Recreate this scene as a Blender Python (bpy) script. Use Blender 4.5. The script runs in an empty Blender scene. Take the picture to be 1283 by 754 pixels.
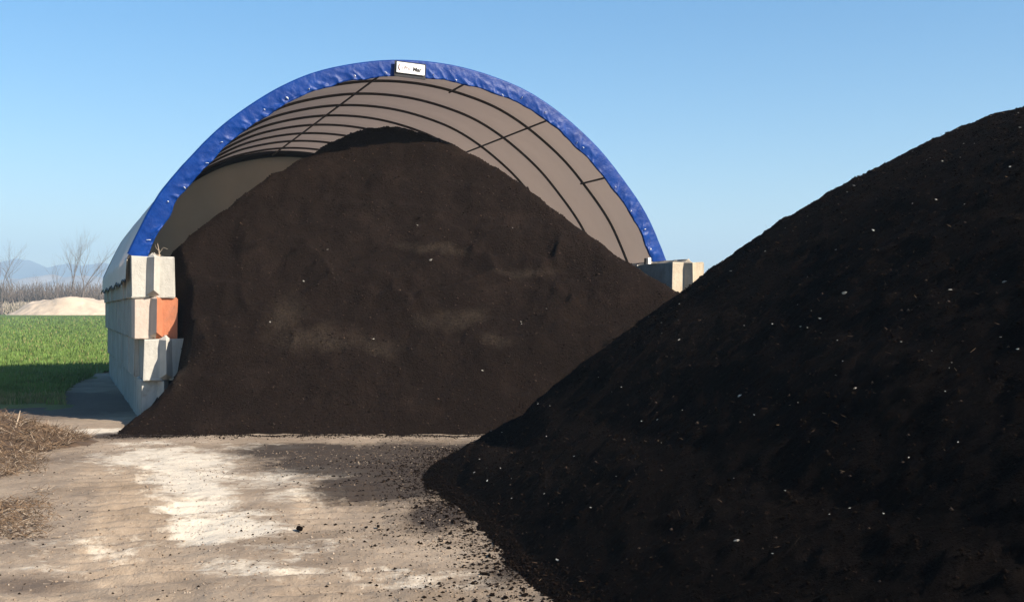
import numpy as np, math
# ---------- numeric helpers ----------
def _hash(ix, iy, seed):
    n = (ix.astype(np.int64) * 374761393 + iy.astype(np.int64) * 668265263 + seed * 1274126177) & 0x7fffffff
    n = ((n ^ (n >> 13)) * 1274126177) & 0x7fffffff
    n = n ^ (n >> 16)
    return (n & 0xffff) / 65535.0
def vnoise(x, y, seed=0):
    x = np.asarray(x, float); y = np.asarray(y, float)
    ix = np.floor(x); iy = np.floor(y); fx = x - ix; fy = y - iy
    fx = fx*fx*fx*(fx*(fx*6-15)+10); fy = fy*fy*fy*(fy*(fy*6-15)+10)
    a = _hash(ix, iy, seed); b = _hash(ix+1, iy, seed); c = _hash(ix, iy+1, seed); d = _hash(ix+1, iy+1, seed)
    return (a*(1-fx)+b*fx)*(1-fy) + (c*(1-fx)+d*fx)*fy
def fbm(x, y, octv=4, seed=0, gain=.5):
    s = 0; a = 1; t = 0; c, sn = math.cos(.6), math.sin(.6)
    x = np.asarray(x, float); y = np.asarray(y, float)
    for k in range(octv):
        s = s + a*(vnoise(x, y, seed+k*7)-.5); t += a; a *= gain
        x, y = (x*c - y*sn)*2.03 + 17.3, (x*sn + y*c)*2.03 - 9.1
    return s/t*2
def sstep(a, b, x):
    t = np.clip((np.asarray(x, float)-a)/(b-a), 0, 1); return t*t*(3-2*t)
def smin(a, b, k):
    h = np.clip(.5+.5*(b-a)/k, 0, 1); return b*(1-h)+a*h - k*h*(1-h)

# ---------- layout of the place (metres; camera stands at the origin, looking along +Y) ----------
CAM_H = 1.64
ALPHA = math.atan(561.5/1400.0)                 # the shed's long axis swings this much to the left
CA, SA = math.cos(ALPHA), math.sin(ALPHA)
XL, YL = -5.582, 16.4                           # outer front corner of the left block wall
def st(x, y):                                   # world -> shed (across, along)
    dx = x-XL; dy = y-YL
    return dx*CA+dy*SA, -dx*SA+dy*CA
def ws(s, t):                                   # shed -> world
    return XL+s*CA-t*SA, YL+s*SA+t*CA

# ---------- heap under the roof ----------
BACK_X = np.array([-7.0,-6.0,-5.5,-5.0,-4.5,-4.0,-3.5,-3.0,-2.5,-2.0,-1.5,-1.0,-.5,0,.5,1,1.5,2,2.5,3,4,5])
BACK_Z = np.array([1.6,2.1,2.44,2.95,3.48,3.96,4.34,4.73,4.95,4.95,4.82,4.57,4.27,3.94,3.5,3.08,2.66,2.29,2.0,1.8,1.1,.3])
FRONT_M = 1.0
def back_h(x, y, detail=True):
    x = np.asarray(x, float); y = np.asarray(y, float)
    yb = 14.62 + .05*fbm(x*1.3, x*0+3.1, 3, 5)
    d = y - yb
    front = FRONT_M*d + .25*(np.exp(-np.clip(d, 0, 9)/.35)-1)*0 
    front = front - .16*np.exp(-((d-.5)/.5)**2) + .10*np.sin(np.clip(d-2.2, -2, 3)*1.1)
    ridge = np.interp(x, BACK_X, BACK_Z)
    yc = 14.62 + ridge/FRONT_M
    top = ridge - .22*np.clip(y-yc, -3, 99)
    h = smin(front, top, .55)
    s, t = st(x, y)
    # spill round the end of the left wall: the toe falls away to the left
    xl = -5.30 - .10*(y-14.6)
    left = 1.08*(x-xl)-.02 + 5.0*np.clip(s-.60, 0, 9)*sstep(-1.3, -.05, t)
    left = left + 2.2*np.clip(t+.1, 0, 9)*sstep(.05, .5, s) - 1.2*np.clip(t, 0, 9)*sstep(.3, .1, s)
    h = smin(h, left, .25)
    if detail:
        w = np.clip(h*2, 0, 1); cw = sstep(.1, 1.1, top-front)
        h = h + w*cw*(.11*fbm(x*.55, y*.55+h*.4, 3, 21) + .11*fbm(x*1.5+.3*h, (h)*2.6, 4, 31))
        ridged = 1-np.abs(fbm(x*.8+3, h*1.7, 3, 44))
        h = h + w*cw*.19*(ridged**5-.3)*np.exp(-((h-2.0)/1.2)**2)
        h = h + w*.040*fbm(x*5, y*5, 3, 52) + .012*fbm(x*17, y*17, 2, 61)
    # level bands left where a loader bucket has scraped along the face
    if detail: h = h + cw*np.clip(h*2, 0, 1)*.05*np.sin(h*7+2.5*fbm(x*.5, h*.8, 3, 66))*sstep(-.2, .3, fbm(x*.45, h*.6, 2, 67))
    inwall = (s < .42) & (s > .17) & (t > .06)
    h = np.where(inwall | (s < .42) & (t > .35), -.4, h)
    h = np.where((s > 8.75) & (t > -1.1), -.4, h)
    return h

# ---------- near heap on the right: a long ridge running past the camera, its far end rounded ----------
C1 = np.array([6.4, 11.2]); C2 = np.array([8.6, 3.0]); RR = 7.15; HH = 5.0
ANG = np.radians([-180, 60, 90, 120, 140, 155, 165, 175, 185, 195, 210, 230, 260, 300, 360])
RP_D = np.array([0,.6,1.2,1.8,2.4,3,3.6,4.2,4.8,5.4,6,6.6,7.0,7.4,8.5])
RP_Z = np.array([3.88,3.86,3.68,3.51,3.24,2.93,2.56,2.15,1.69,1.23,.73,.35,.06,-.10,-.45])
SC  = np.array(  [1,   1,  1,  1,   1,   1,   1,   1,   1,   1,   1,   1,   1,   1,   1.])
def right_h(x, y, detail=True):
    x = np.asarray(x, float); y = np.asarray(y, float)
    ax = C2-C1; L2 = ax@ax
    tt = np.clip(((x-C1[0])*ax[0]+(y-C1[1])*ax[1])/L2, 0, 1)
    px = C1[0]+tt*ax[0]; py = C1[1]+tt*ax[1]
    dx, dy = x-px, y-py
    d = np.hypot(dx, dy)
    ang = np.degrees(np.arctan2(y-C1[1], x-C1[0])) % 360
    R = RR + .25*fbm(np.cos(np.radians(ang))*2.2+5, np.sin(np.radians(ang))*2.2+tt*3, 3, 71)
    q = d/R
    h = np.interp(d*RR/R, RP_D, RP_Z)
    # a low apron slumped out past the toe at the far left, a steep cut face behind it
    sec = np.exp(-((ang-178)/13.)**2)
    h = h - sec*.16*np.exp(-((d-6.45)/.22)**2)
    ap = sec*.27*np.clip(1.0-np.abs(d-6.85)/.5, 0, 1) - .04
    h = np.maximum(h, ap)
    if detail:
        w = np.clip(h*2.5, 0, 1)
        h = h + w*(np.clip(1.25-h/3.2,.15,1)*.10*fbm(x*.45+7, y*.45, 3, 81) + .022*fbm(x*1.4, y*1.4, 3, 91))
        h = h + w*(.017*fbm(x*4, y*4, 3, 101))
        cl = np.clip(fbm(x*9, y*9, 2, 111), 0, 1)
        h = h + w*.03*cl + .012*fbm(x*24, y*24, 2, 121)
    return h
import bpy, bmesh, random
from mathutils import Vector, Matrix
random.seed(7); rng = np.random.default_rng(11)
scene = bpy.context.scene; COL = scene.collection
R = math.radians

# ---------- linking helpers ----------
def link(name, me, mats, parent=None):
    o = bpy.data.objects.new(name, me); COL.objects.link(o)
    if mats is not None:
        for m in (mats if isinstance(mats, (list, tuple)) else [mats]): me.materials.append(m)
    if parent: o.parent = parent
    return o
def empty(name, loc=(0, 0, 0), rz=0):
    o = bpy.data.objects.new(name, None); COL.objects.link(o)
    o.location = loc; o.rotation_euler = (0, 0, rz); o.empty_display_size = .2
    return o
def tag(o, label=None, cat=None, group=None, kind=None):
    if label: o['label'] = label
    if cat: o['category'] = cat
    if group: o['group'] = group
    if kind: o['kind'] = kind
    return o
def npmesh(name, V, F, smooth=True):
    """V (n,3), F (m,k) of one polygon size."""
    V = np.ascontiguousarray(V, np.float32); F = np.ascontiguousarray(F, np.int32)
    me = bpy.data.meshes.new(name); m, k = F.shape
    me.vertices.add(len(V)); me.vertices.foreach_set('co', V.ravel())
    me.loops.add(m*k); me.loops.foreach_set('vertex_index', F.ravel())
    me.polygons.add(m); me.polygons.foreach_set('loop_start', np.arange(0, m*k, k, dtype=np.int32))
    if smooth: me.polygons.foreach_set('use_smooth', np.ones(m, bool))
    me.update(calc_edges=True)
    return me
def gridfaces(nx, ny):
    i = np.arange(nx-1)[None, :]; j = np.arange(ny-1)[:, None]
    a = (j*nx+i).ravel()
    return np.stack([a, a+1, a+1+nx, a+nx], 1)
def compact(V, F):
    used = np.unique(F); mp = -np.ones(len(V), int); mp[used] = np.arange(len(used))
    return V[used], mp[F], used
def attr(me, name, vals):
    a = me.attributes.new(name, 'FLOAT', 'POINT'); a.data.foreach_set('value', np.ascontiguousarray(vals, np.float32))
class Tubes:
    """collects round tapered tubes into one mesh"""
    def __init__(self, n=5): self.n = n; self.V = []; self.F = []; self.c = 0
    def add(self, pts, rad):
        pts = [Vector(p) for p in pts]
        if not hasattr(rad, '__len__'): rad = [rad]*len(pts)
        n = self.n; up = Vector((0, 0, 1))
        for i, p in enumerate(pts):
            d = (pts[min(i+1, len(pts)-1)]-pts[max(i-1, 0)]).normalized()
            u = d.cross(up)
            if u.length < .05: u = d.cross(Vector((1, 0, 0)))
            u.normalize(); v = d.cross(u)
            for k in range(n):
                a = 2*math.pi*k/n
                self.V.append(p+(u*math.cos(a)+v*math.sin(a))*rad[i])
        for i in range(len(pts)-1):
            for k in range(n):
                a = self.c+i*n+k; b = self.c+i*n+(k+1) % n
                self.F.append((a, b, b+n, a+n))
        self.c += n*len(pts)
    def build(self, name, mat, parent=None):
        return link(name, npmesh(name, np.array([tuple(v) for v in self.V]), np.array(self.F)), mat, parent)

# ---------- node helpers ----------
class NT:
    def __init__(self, name):
        self.m = bpy.data.materials.new(name); self.m.use_nodes = True
        self.t = self.m.node_tree; self.t.nodes.clear()
        self.out = self.n('ShaderNodeOutputMaterial')
    def n(self, typ, **kw):
        nd = self.t.nodes.new(typ)
        for k, v in kw.items():
            if k in nd.inputs.keys(): nd.inputs[k].default_value = v
            else: setattr(nd, k, v)
        return nd
    def l(self, a, b): self.t.links.new(a, b)
    def noise(self, scale, detail=4, rough=.55, vec=None, dist=0):
        nd = self.n('ShaderNodeTexNoise'); nd.inputs['Scale'].default_value = scale
        nd.inputs['Detail'].default_value = detail; nd.inputs['Roughness'].default_value = rough
        nd.inputs['Distortion'].default_value = dist
        self.l(vec if vec else self.pos(), nd.inputs['Vector']); return nd.outputs['Fac']
    def pos(self):
        if not hasattr(self, '_p'): self._p = self.n('ShaderNodeTexCoord').outputs['Object']
        return self._p
    def mapping(self, scale=(1, 1, 1), rot=(0, 0, 0), vec=None):
        nd = self.n('ShaderNodeMapping'); nd.inputs['Scale'].default_value = scale; nd.inputs['Rotation'].default_value = rot
        self.l(vec if vec else self.pos(), nd.inputs['Vector']); return nd.outputs['Vector']
    def ramp(self, fac, a, b, ca=(0, 0, 0, 1), cb=(1, 1, 1, 1)):
        nd = self.n('ShaderNodeValToRGB'); e = nd.color_ramp.elements
        e[0].position = a; e[1].position = b; e[0].color = ca; e[1].color = cb
        self.l(fac, nd.inputs['Fac']); return nd.outputs['Color']
    def mix(self, fac, a, b, mode='MIX'):
        nd = self.n('ShaderNodeMix', data_type='RGBA', blend_type=mode)
        for v, i in ((fac, 0), (a, 6), (b, 7)):
            if isinstance(v, (int, float)): nd.inputs[i].default_value = v
            elif isinstance(v, tuple): nd.inputs[i].default_value = v if len(v) == 4 else (*v, 1)
            else: self.l(v, nd.inputs[i])
        return nd.outputs[2]
    def math(self, op, a, b=0.0):
        nd = self.n('ShaderNodeMath', operation=op)
        for v, i in ((a, 0), (b, 1)):
            if isinstance(v, (int, float)): nd.inputs[i].default_value = v
            else: self.l(v, nd.inputs[i])
        return nd.outputs[0]
    def attr(self, name): return self.n('ShaderNodeAttribute', attribute_name=name).outputs['Fac']
    def bsdf(self, col, rough=.9, bump=None, strength=.5, dist=.02, spec=.3, metal=0):
        b = self.n('ShaderNodeBsdfPrincipled')
        if isinstance(col, tuple): b.inputs['Base Color'].default_value = (*col[:3], 1)
        else: self.l(col, b.inputs['Base Color'])
        if isinstance(rough, (int, float)): b.inputs['Roughness'].default_value = rough
        else: self.l(rough, b.inputs['Roughness'])
        b.inputs['Specular IOR Level'].default_value = spec; b.inputs['Metallic'].default_value = metal
        if bump is not None:
            bp = self.n('ShaderNodeBump'); bp.inputs['Strength'].default_value = strength; bp.inputs['Distance'].default_value = dist
            self.l(bump, bp.inputs['Height']); self.l(bp.outputs[0], b.inputs['Normal'])
        self.l(b.outputs[0], self.out.inputs['Surface']); return b
def plain(name, col, rough=.8, var=.25, scale=6, spec=.3, bump=0):
    t = NT(name); n = t.noise(scale, 5)
    c = t.mix(t.ramp(n, .3, .7), tuple(x*(1-var) for x in col), tuple(x*(1+var) for x in col))
    t.bsdf(c, rough, n if bump else None, bump, .01, spec); return t.m

# ---------- materials ----------
def soil_mat(name, col, reddish):
    t = NT(name)
    big = t.ramp(t.noise(.55, 5, .6), .35, .7); fine = t.noise(28, 6, .7); grit = t.noise(95, 3, .7)
    c = t.mix(big, col, reddish)
    c = t.mix(t.ramp(fine, .35, .75), tuple(v*.6 for v in col), c)
    fl = t.n('ShaderNodeTexVoronoi'); fl.inputs['Scale'].default_value = 38; t.l(t.pos(), fl.inputs['Vector'])
    c = t.mix(t.math('MULTIPLY', t.ramp(fl.outputs['Distance'], .0, .16, (1, 1, 1, 1), (0, 0, 0, 1)), .35), c, tuple(v*2.1 for v in reddish))
    pt = t.ramp(t.noise(.8, 6, .62, t.mapping((1, .6, 1.7))), .56, .70)
    c = t.mix(t.math('MULTIPLY', pt, .30), c, tuple(v*1.8 for v in reddish))
    dr = t.ramp(t.math('ADD', t.attr('dry'), t.math('MULTIPLY', t.math('SUBTRACT', t.noise(6, 8, .75), .5), 1.3)), .30, 1.0)
    c = t.mix(t.math('MULTIPLY', t.math('MULTIPLY', dr, .85), t.ramp(t.noise(22, 5, .75), .3, .62)), c, (.046, .034, .024))
    h = t.math('ADD', t.math('MULTIPLY', fine, 1.0), t.math('MULTIPLY', grit, .45))
    t.bsdf(c, 1.0, h, 1.0, .045, .02); return t.m
M = {}
M['soil_brown'] = soil_mat('brown_compost', (.0185, .0122, .0092), (.0295, .0190, .0140))
M['soil_black'] = soil_mat('black_compost', (.0092, .0064, .0049), (.0150, .0102, .0076))

def ground_mat():
    t = NT('packed_dirt')
    pale, soil, dry = t.attr('pale'), t.attr('soil'), t.attr('wet_shade')
    n1 = t.noise(.9, 6, .65); n2 = t.noise(5.5, 6, .7); n3 = t.noise(40, 5, .7)
    base = t.mix(t.ramp(n1, .35, .68), (.235, .172, .115), (.43, .332, .235))
    base = t.mix(t.ramp(n2, .3, .75), t.mix(.5, base, (.16, .118, .082)), base)
    base = t.mix(t.math('MULTIPLY', t.ramp(n3, .55, .8), .5), base, (.50, .42, .33))
    pm = t.ramp(t.math('ADD', pale, t.math('MULTIPLY', t.math('SUBTRACT', t.noise(3.2, 8, .75), .5), 1.5)), .40, .66)
    base = t.mix(pm, base, (.60, .515, .40))
    wm = t.ramp(t.math('ADD', dry, t.math('MULTIPLY', t.math('SUBTRACT', t.noise(4.1, 6, .7), .5), 1.0)), .35, .85)
    base = t.mix(t.math('MULTIPLY', wm, .8), base, (.105, .075, .055))
    sm = t.ramp(t.math('ADD', soil, t.math('MULTIPLY', t.math('SUBTRACT', t.noise(6, 7, .75), .5), .9)), .38, .72)
    base = t.mix(t.math('MULTIPLY', sm, .93), base, (.032, .022, .0165))
    h = t.math('ADD', t.math('MULTIPLY', n2, .9), t.math('ADD', t.math('MULTIPLY', n3, .35), t.math('MULTIPLY', t.noise(130, 3), .2)))
    t.bsdf(base, .95, h, .85, .035, .2); return t.m
M['ground'] = ground_mat()

def field_mat():
    t = NT('young_wheat')
    n = t.noise(.25, 5); f = t.noise(3.0, 6, .7)
    c = t.mix(t.ramp(n, .35, .7), (.078, .132, .022), (.165, .20, .045))
    c = t.mix(t.ramp(f, .4, .75), c, (.055, .10, .018))
    c = t.mix(t.math('MULTIPLY', t.attr('edge'), .75), c, (.20, .17, .07))
    t.bsdf(c, .9, f, .8, .1, .15); return t.m
M['field'] = field_mat()

def concrete_mat(name, col, col2):
    t = NT(name)
    oi = t.n('ShaderNodeObjectInfo')
    off = t.n('ShaderNodeVectorMath', operation='ADD'); t.l(t.pos(), off.inputs[0])
    sc = t.n('ShaderNodeVectorMath', operation='SCALE'); t.l(oi.outputs['Location'], sc.inputs[0]); sc.inputs['Scale'].default_value = 3.7
    t.l(sc.outputs[0], off.inputs[1]); v = off.outputs[0]
    a = t.noise(2.2, 6, .65, v); b = t.noise(14, 5, .7, v)
    streak = t.noise(3.5, 4, .6, t.mapping((5, 5, .6), vec=v))
    c = t.mix(t.ramp(a, .3, .7), col, col2)
    c = t.mix(t.math('MULTIPLY', t.ramp(streak, .5, .8), .35), c, tuple(x*.55 for x in col))
    c = t.mix(t.math('MULTIPLY', t.ramp(b, .62, .75), .5), c, tuple(x*.6 for x in col))
    c = t.mix(t.ramp(oi.outputs['Random'], 0, 1, (.0, .0, .0, 1), (.28, .28, .28, 1)), c, tuple(x*.6 for x in col))
    sp = t.ramp(t.noise(1.7, 7, .72, v), .56, .72)
    c = t.mix(t.math('MULTIPLY', sp, .6), c, (.17, .135, .10))
    wv = t.ramp(t.noise(9, 6, .7, t.mapping((1, 1, .35), vec=v)), .45, .75)
    c = t.mix(t.math('MULTIPLY', wv, .3), c, tuple(x*.62 for x in col))
    vo = t.n('ShaderNodeTexVoronoi'); vo.inputs['Scale'].default_value = 26; t.l(v, vo.inputs['Vector'])
    pit = t.ramp(vo.outputs['Distance'], .05, .2)
    h = t.math('ADD', t.math('MULTIPLY', b, .6), t.math('MULTIPLY', pit, .25))
    t.bsdf(c, .95, h, .8, .02, .15); return t.m
M['concrete'] = concrete_mat('weathered_concrete', (.42, .39, .335), (.57, .54, .47))
M['concrete_shaded'] = concrete_mat('shade_tinted_concrete', (.255, .262, .225), (.37, .372, .325))  # darker copy of the concrete with shade mixed into its greenish grey
M['concrete_tan'] = concrete_mat('tan_concrete', (.44, .355, .25), (.56, .47, .35))
M['concrete_pink'] = concrete_mat('pinkish_concrete', (.50, .40, .32), (.58, .49, .41))
M['concrete_orange'] = concrete_mat('orange_painted_concrete', (.42, .15, .075), (.53, .21, .11))

def fabric(name, ca, cb, ct, amount):
    t = NT(name)
    n = t.noise(1.5, 5, .6); w = t.noise(60, 2)
    c = t.mix(t.ramp(n, .3, .7), ca, cb)
    d = t.n('ShaderNodeBsdfPrincipled'); t.l(c, d.inputs['Base Color']); d.inputs['Roughness'].default_value = .55; d.inputs['Specular IOR Level'].default_value = .25
    bp = t.n('ShaderNodeBump'); bp.inputs['Strength'].default_value = .12; bp.inputs['Distance'].default_value = .05; t.l(n, bp.inputs['Height']); t.l(bp.outputs[0], d.inputs['Normal'])
    tr = t.n('ShaderNodeBsdfTranslucent'); tr.inputs['Color'].default_value = (*ct, 1)
    mx = t.n('ShaderNodeMixShader'); mx.inputs[0].default_value = amount
    t.l(d.outputs[0], mx.inputs[1]); t.l(tr.outputs[0], mx.inputs[2]); t.l(mx.outputs[0], t.out.inputs['Surface']); return t.m
M['cover'] = fabric('white_cover_fabric', (.52, .485, .44), (.60, .565, .52), (.54, .415, .345), .22)
M['end_fabric'] = fabric('grey_end_fabric', (.52, .43, .345), (.58, .485, .395), (.60, .43, .30), .14)
def tarp():
    t = NT('blue_tarp')
    n = t.noise(3.5, 5, .6); f = t.noise(14, 4, .6)
    c = t.mix(t.ramp(n, .3, .7), (.001, .022, .135), (.002, .036, .195))
    t.bsdf(c, .42, f, .35, .02, .16); return t.m
M['tarp'] = tarp()
M['steel'] = plain('dark_galvanised_steel', (.06, .05, .044), .5, .3, 5, .4)
M['black'] = plain('black_rubber_edge', (.012, .012, .014), .6)
M['white'] = plain('white_plastic', (.78, .77, .74), .45, .05, 3, .4)
M['ink'] = plain('black_ink', (.02, .018, .018), .6)
M['ink_red'] = plain('faded_red_ink', (.35, .12, .09), .6)
M['ink_grey'] = plain('faded_grey_ink', (.22, .15, .145), .6)
M['stone'] = plain('pale_stone', (.35, .32, .27), .85, .45, 9)
M['straw'] = plain('dry_straw', (.185, .118, .068), .85, .4, 3)
M['straw_dark'] = plain('weathered_stalk', (.085, .054, .033), .9, .35, 4)
M['straw_pale'] = plain('bleached_stick', (.40, .31, .22), .85, .2, 8)
M['grass'] = plain('wheat_blade', (.105, .165, .032), .7, .45, 1.1)
M['grass_dry'] = plain('dry_grass_blade', (.22, .19, .075), .8, .35, 2)
M['bark'] = plain('grey_brown_bark', (.135, .105, .085), .9, .3, 2)
M['twig'] = plain('bare_twigs', (.15, .118, .095), .9, .3, .6)
M['thicket'] = plain('bare_brushwood', (.165, .132, .105), .95, .4, .15)
M['reed'] = plain('pale_reeds', (.42, .35, .26), .95, .3, .2)
M['sand'] = plain('pale_sand', (.50, .39, .28), .95, .15, .5, .2, .4)
M['hill'] = plain('wooded_hill', (.06, .06, .055), 1, .4, .01)
M['hill_near'] = plain('bare_woodland_slope', (.25, .235, .225), 1, .35, .02)

# ---------- ground ----------
def ground_z(x, y):
    z = .85*sstep(32, 205, y) + .012*fbm(x*.5, y*.5, 3, 201)
    near = sstep(26, 17, y)*sstep(-16, -8, x)
    z = z + near*(.014*fbm(x*3, y*3, 3, 211) + .006*fbm(x*11, y*11, 2, 215))
    # tyre lugs left in the packed dirt, pressed across the wheel's path
    for (x0, y0, x1, y1, wd, am) in TRACKS:
        L = math.hypot(x1-x0, y1-y0); ux, uy = (x1-x0)/L, (y1-y0)/L
        a = (x-x0)*ux+(y-y0)*uy; b = -(x-x0)*uy+(y-y0)*ux + .12*np.sin(a*.5)
        m = sstep(-.3, .3, a)*sstep(L+.3, L-.3, a)*sstep(wd, wd*.7, np.abs(b))
        br = sstep(-.3, .3, fbm(x*.9+x0, y*.9, 3, 231)+.12)
        z = z + near*m*br*am*np.sin(2*math.pi*(a/.27+.35*np.abs(b)) + 1.5*fbm(x*2, y*2, 2, 235)) - near*m*.012
    return z
TRACKS = [(-1.9, 5.0, -3.75, 11.5, .5, .026), (-2.9, 5.0, -2.6, 10.0, .38, .013), (-.9, 5.0, -1.7, 10.5, .42, .020), (-3.3, 8.0, -4.4, 12.5, .4, .014)]
def axis(a, b, step, far_lo, far_hi, g=1.16):
    c = list(np.arange(a, b, step)); s = step; x = c[-1]
    while x < far_hi: s *= g; x += s; c.append(x)
    s = step; x = a; lo = []
    while x > -far_lo: s *= g; x -= s; lo.append(x)
    return np.array(lo[::-1]+c)
GX = axis(-8.5, 2.5, .035, 4000, 4000); GY = axis(5.0, 18.0, .035, 60, 4000, 1.12)
X, Y = np.meshgrid(GX, GY); Z = ground_z(X, Y)
V = np.stack([X, Y, Z], -1).reshape(-1, 3); F = gridfaces(len(GX), len(GY))
gme = npmesh('ground', V, F)
x, y = V[:, 0], V[:, 1]
def blob(cx, cy, rx, ry, rot=0, amp=1, soft=1.0):
    c, s = math.cos(rot), math.sin(rot); dx, dy = x-cx, y-cy
    a = (dx*c+dy*s)/rx; b = (-dx*s+dy*c)/ry
    return amp*np.exp(-(a*a+b*b)**soft)
wx = .35*fbm(x*.7, y*.7, 4, 301); x = x+wx; y = y+.6*fbm(x*.6, y*.6, 4, 305)
pale = np.maximum.reduce([blob(-2.25, 8.6, .55, .7, .5, 1.05), blob(-2.6, 9.4, .45, .5, 0, .95), blob(-3.2, 11.0, .7, 1.3, .2, .75), blob(-4.2, 12.6, .9, 1.2, .3, .7), blob(-2.9, 7.4, 1.2, 1.2, 0, .42), blob(-2.9, 10.1, .5, .9, .4, .8), blob(-1.5, 7.0, .7, .8, .3, .55), blob(-3.6, 11.9, .8, 1.1, .2, .75), blob(-2.2, 11.0, .9, 1.2, -.5, .62),
   blob(-5.5, 15.3, .8, .5, 0, .8), blob(-1.7, 9.9, .7, .8, 0, .6), blob(-1.4, 8.0, .8, .6, 0, .5), blob(-3.0, 13.3, 1.0, .6, 0, .58), blob(-.6, 6.9, .7, .5, 0, .5), blob(-4.4, 13.9, .8, .6, 0, .6)])
soil = np.maximum.reduce([blob(-.9, 13.1, 1.3, 1.3, 0, 1.0), blob(-2.4, 12.9, 1.25, .95, 0, 1.15), blob(-1.5, 12.2, 1.4, 1.5, 0, 1.25), blob(-1.1, 10.5, .85, 1.4, 0, 1.1), blob(-.5, 8.9, .55, .9, 0, .9), blob(.1, 7.2, .55, .9, -.4, .8), blob(-.3, 11.0, 1.0, 1.8, 0, 1.0), blob(-.3, 9.3, .75, 1.1, 0, .8), blob(.25, 7.6, .6, 1.0, -.4, .75), blob(.9, 6.3, .9, .6, 0, .72),
   blob(-1.1, 14.6, 4.3, .2, 0, .5), blob(-4.9, 14.9, 1.2, .55, 0, .85), blob(2, 12, 3, 8, 0, 1.0), blob(-1, 18, 4.3, 3.4, 0, 1.0, 2)])
wet_shade = np.maximum.reduce([blob(-2.85, 6.6, .42, .3, 0, 1.1), blob(-3.4, 7.6, .5, .5, 0, .6), blob(-1.1, 6.0, .5, .4, 0, .7), blob(-2.3, 10.6, .5, .4, 0, .6), blob(-1.5, 7.9, .6, .35, .3, .62), blob(-3.9, 9.6, .9, 1.2, .2, .42), blob(-5.2, 12.6, .9, .8, 0, .75), blob(-4.6, 9.2, .7, 1.3, 0, .5),
   blob(-9.5, 19.5, 3.8, 3.4, 0, 1.35, 2), blob(-1.0, 7.2, .5, .3, 0, .5), blob(-1.4, 11.6, .8, .6, 0, .6)])  # the wide first blob paints the shed's shadow strip darker into the dirt
attr(gme, 'pale', pale); attr(gme, 'soil', soil); attr(gme, 'wet_shade', wet_shade)
tag(link('ground', gme, M['ground']), 'packed tan dirt yard with chalky pale patches and tyre marks', kind='structure')

# ---------- green field: a sheet just above the ground, ragged along its near edge ----------
FX, FY = axis(-14, -8, .25, 4000, 4000, 1.1), axis(17.5, 32, .25, 1, 3900, 1.08)
FY = FY[FY > 16.5]
X, Y = np.meshgrid(FX, FY)
near_edge = 19.3 + 1.2*fbm(X*.7, X*0, 3, 401)
s_, t_ = st(X, Y)
inside = np.minimum(Y-near_edge, np.where(t_ < 14, np.where(s_ < 4.5, -.12-.75*sstep(14, 6, t_)-s_+.3*fbm(X*2, Y*2, 2, 403), s_-10.0), 9e9))
V = np.stack([X, Y, ground_z(X, Y)+.05], -1).reshape(-1, 3)
V[:, 2] -= .10*sstep(.3, -.1, inside.ravel())
F = gridfaces(len(FX), len(FY)); keep = (inside.ravel()[F] > -.3).all(1)
edge = np.exp(-np.clip(inside.ravel(), 0, 1e3)/1.3)
V2, F2, used = compact(V, F[keep]); fme = npmesh('field', V2, F2); attr(fme, 'edge', edge[used])
tag(link('field', fme, M['field']), 'level green field of young wheat beyond the shed', kind='structure')

def blades(name, P, h, w, mats, midx, lean=.35, parent=None, z0=0):
    """thin three-point blades standing at P"""
    n = len(P); a = rng.uniform(0, 2*np.pi, n); hh = h*rng.uniform(.55, 1.25, n); ww = w*rng.uniform(.6, 1.3, n)
    la = rng.uniform(0, 2*np.pi, n); ll = lean*np.abs(rng.normal(0, .7, n))*hh
    ux, uy = np.cos(a)*ww, np.sin(a)*ww
    b = P.copy()
    v0 = b-np.stack([ux, uy, 0*ux], 1); v1 = b+np.stack([ux, uy, 0*ux], 1)
    mid = b+np.stack([np.cos(la)*ll*.4, np.sin(la)*ll*.4, hh*.6], 1)
    v2 = mid+np.stack([ux, uy, 0*ux], 1)*.7; v3 = mid-np.stack([ux, uy, 0*ux], 1)*.7
    tip = b+np.stack([np.cos(la)*ll, np.sin(la)*ll, hh], 1)
    V = np.stack([v0, v1, v2, v3, tip, tip+np.stack([ux, uy, 0*ux], 1)*.1], 1).reshape(-1, 3)
    k = np.arange(n)*6
    F = np.concatenate([np.stack([k, k+1, k+2, k+3], 1), np.stack([k+3, k+2, k+5, k+4], 1)])
    me = npmesh(name, V, F, False)
    o = link(name, me, mats, parent)
    mi = np.concatenate([midx, midx]).astype(np.int32); me.polygons.foreach_set('material_index', mi)
    return o
n = 60000
yy = 1/rng.uniform(1/150., 1/19.0, n); xx = yy*rng.uniform(-.52, -.30, n)
s_, t_ = st(xx, yy); ed = 19.6+1.2*fbm(xx*.7, xx*0, 3, 401)
ok = ((s_ < -.15-.75*sstep(14, 6, t_)) | (t_ > 14)) & (yy > ed); xx, yy = xx[ok], yy[ok]
mi = (rng.uniform(0, 1, len(xx)) < np.where(yy < 21, .6, .08)).astype(int)
tag(blades('wheat_grass', np.stack([xx, yy, ground_z(xx, yy)+.03], 1), .085*(1+yy/90), .005*(1+yy/16), [M['grass'], M['grass_dry']], mi), 'short green wheat growing across the field', 'grass', kind='stuff')

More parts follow.
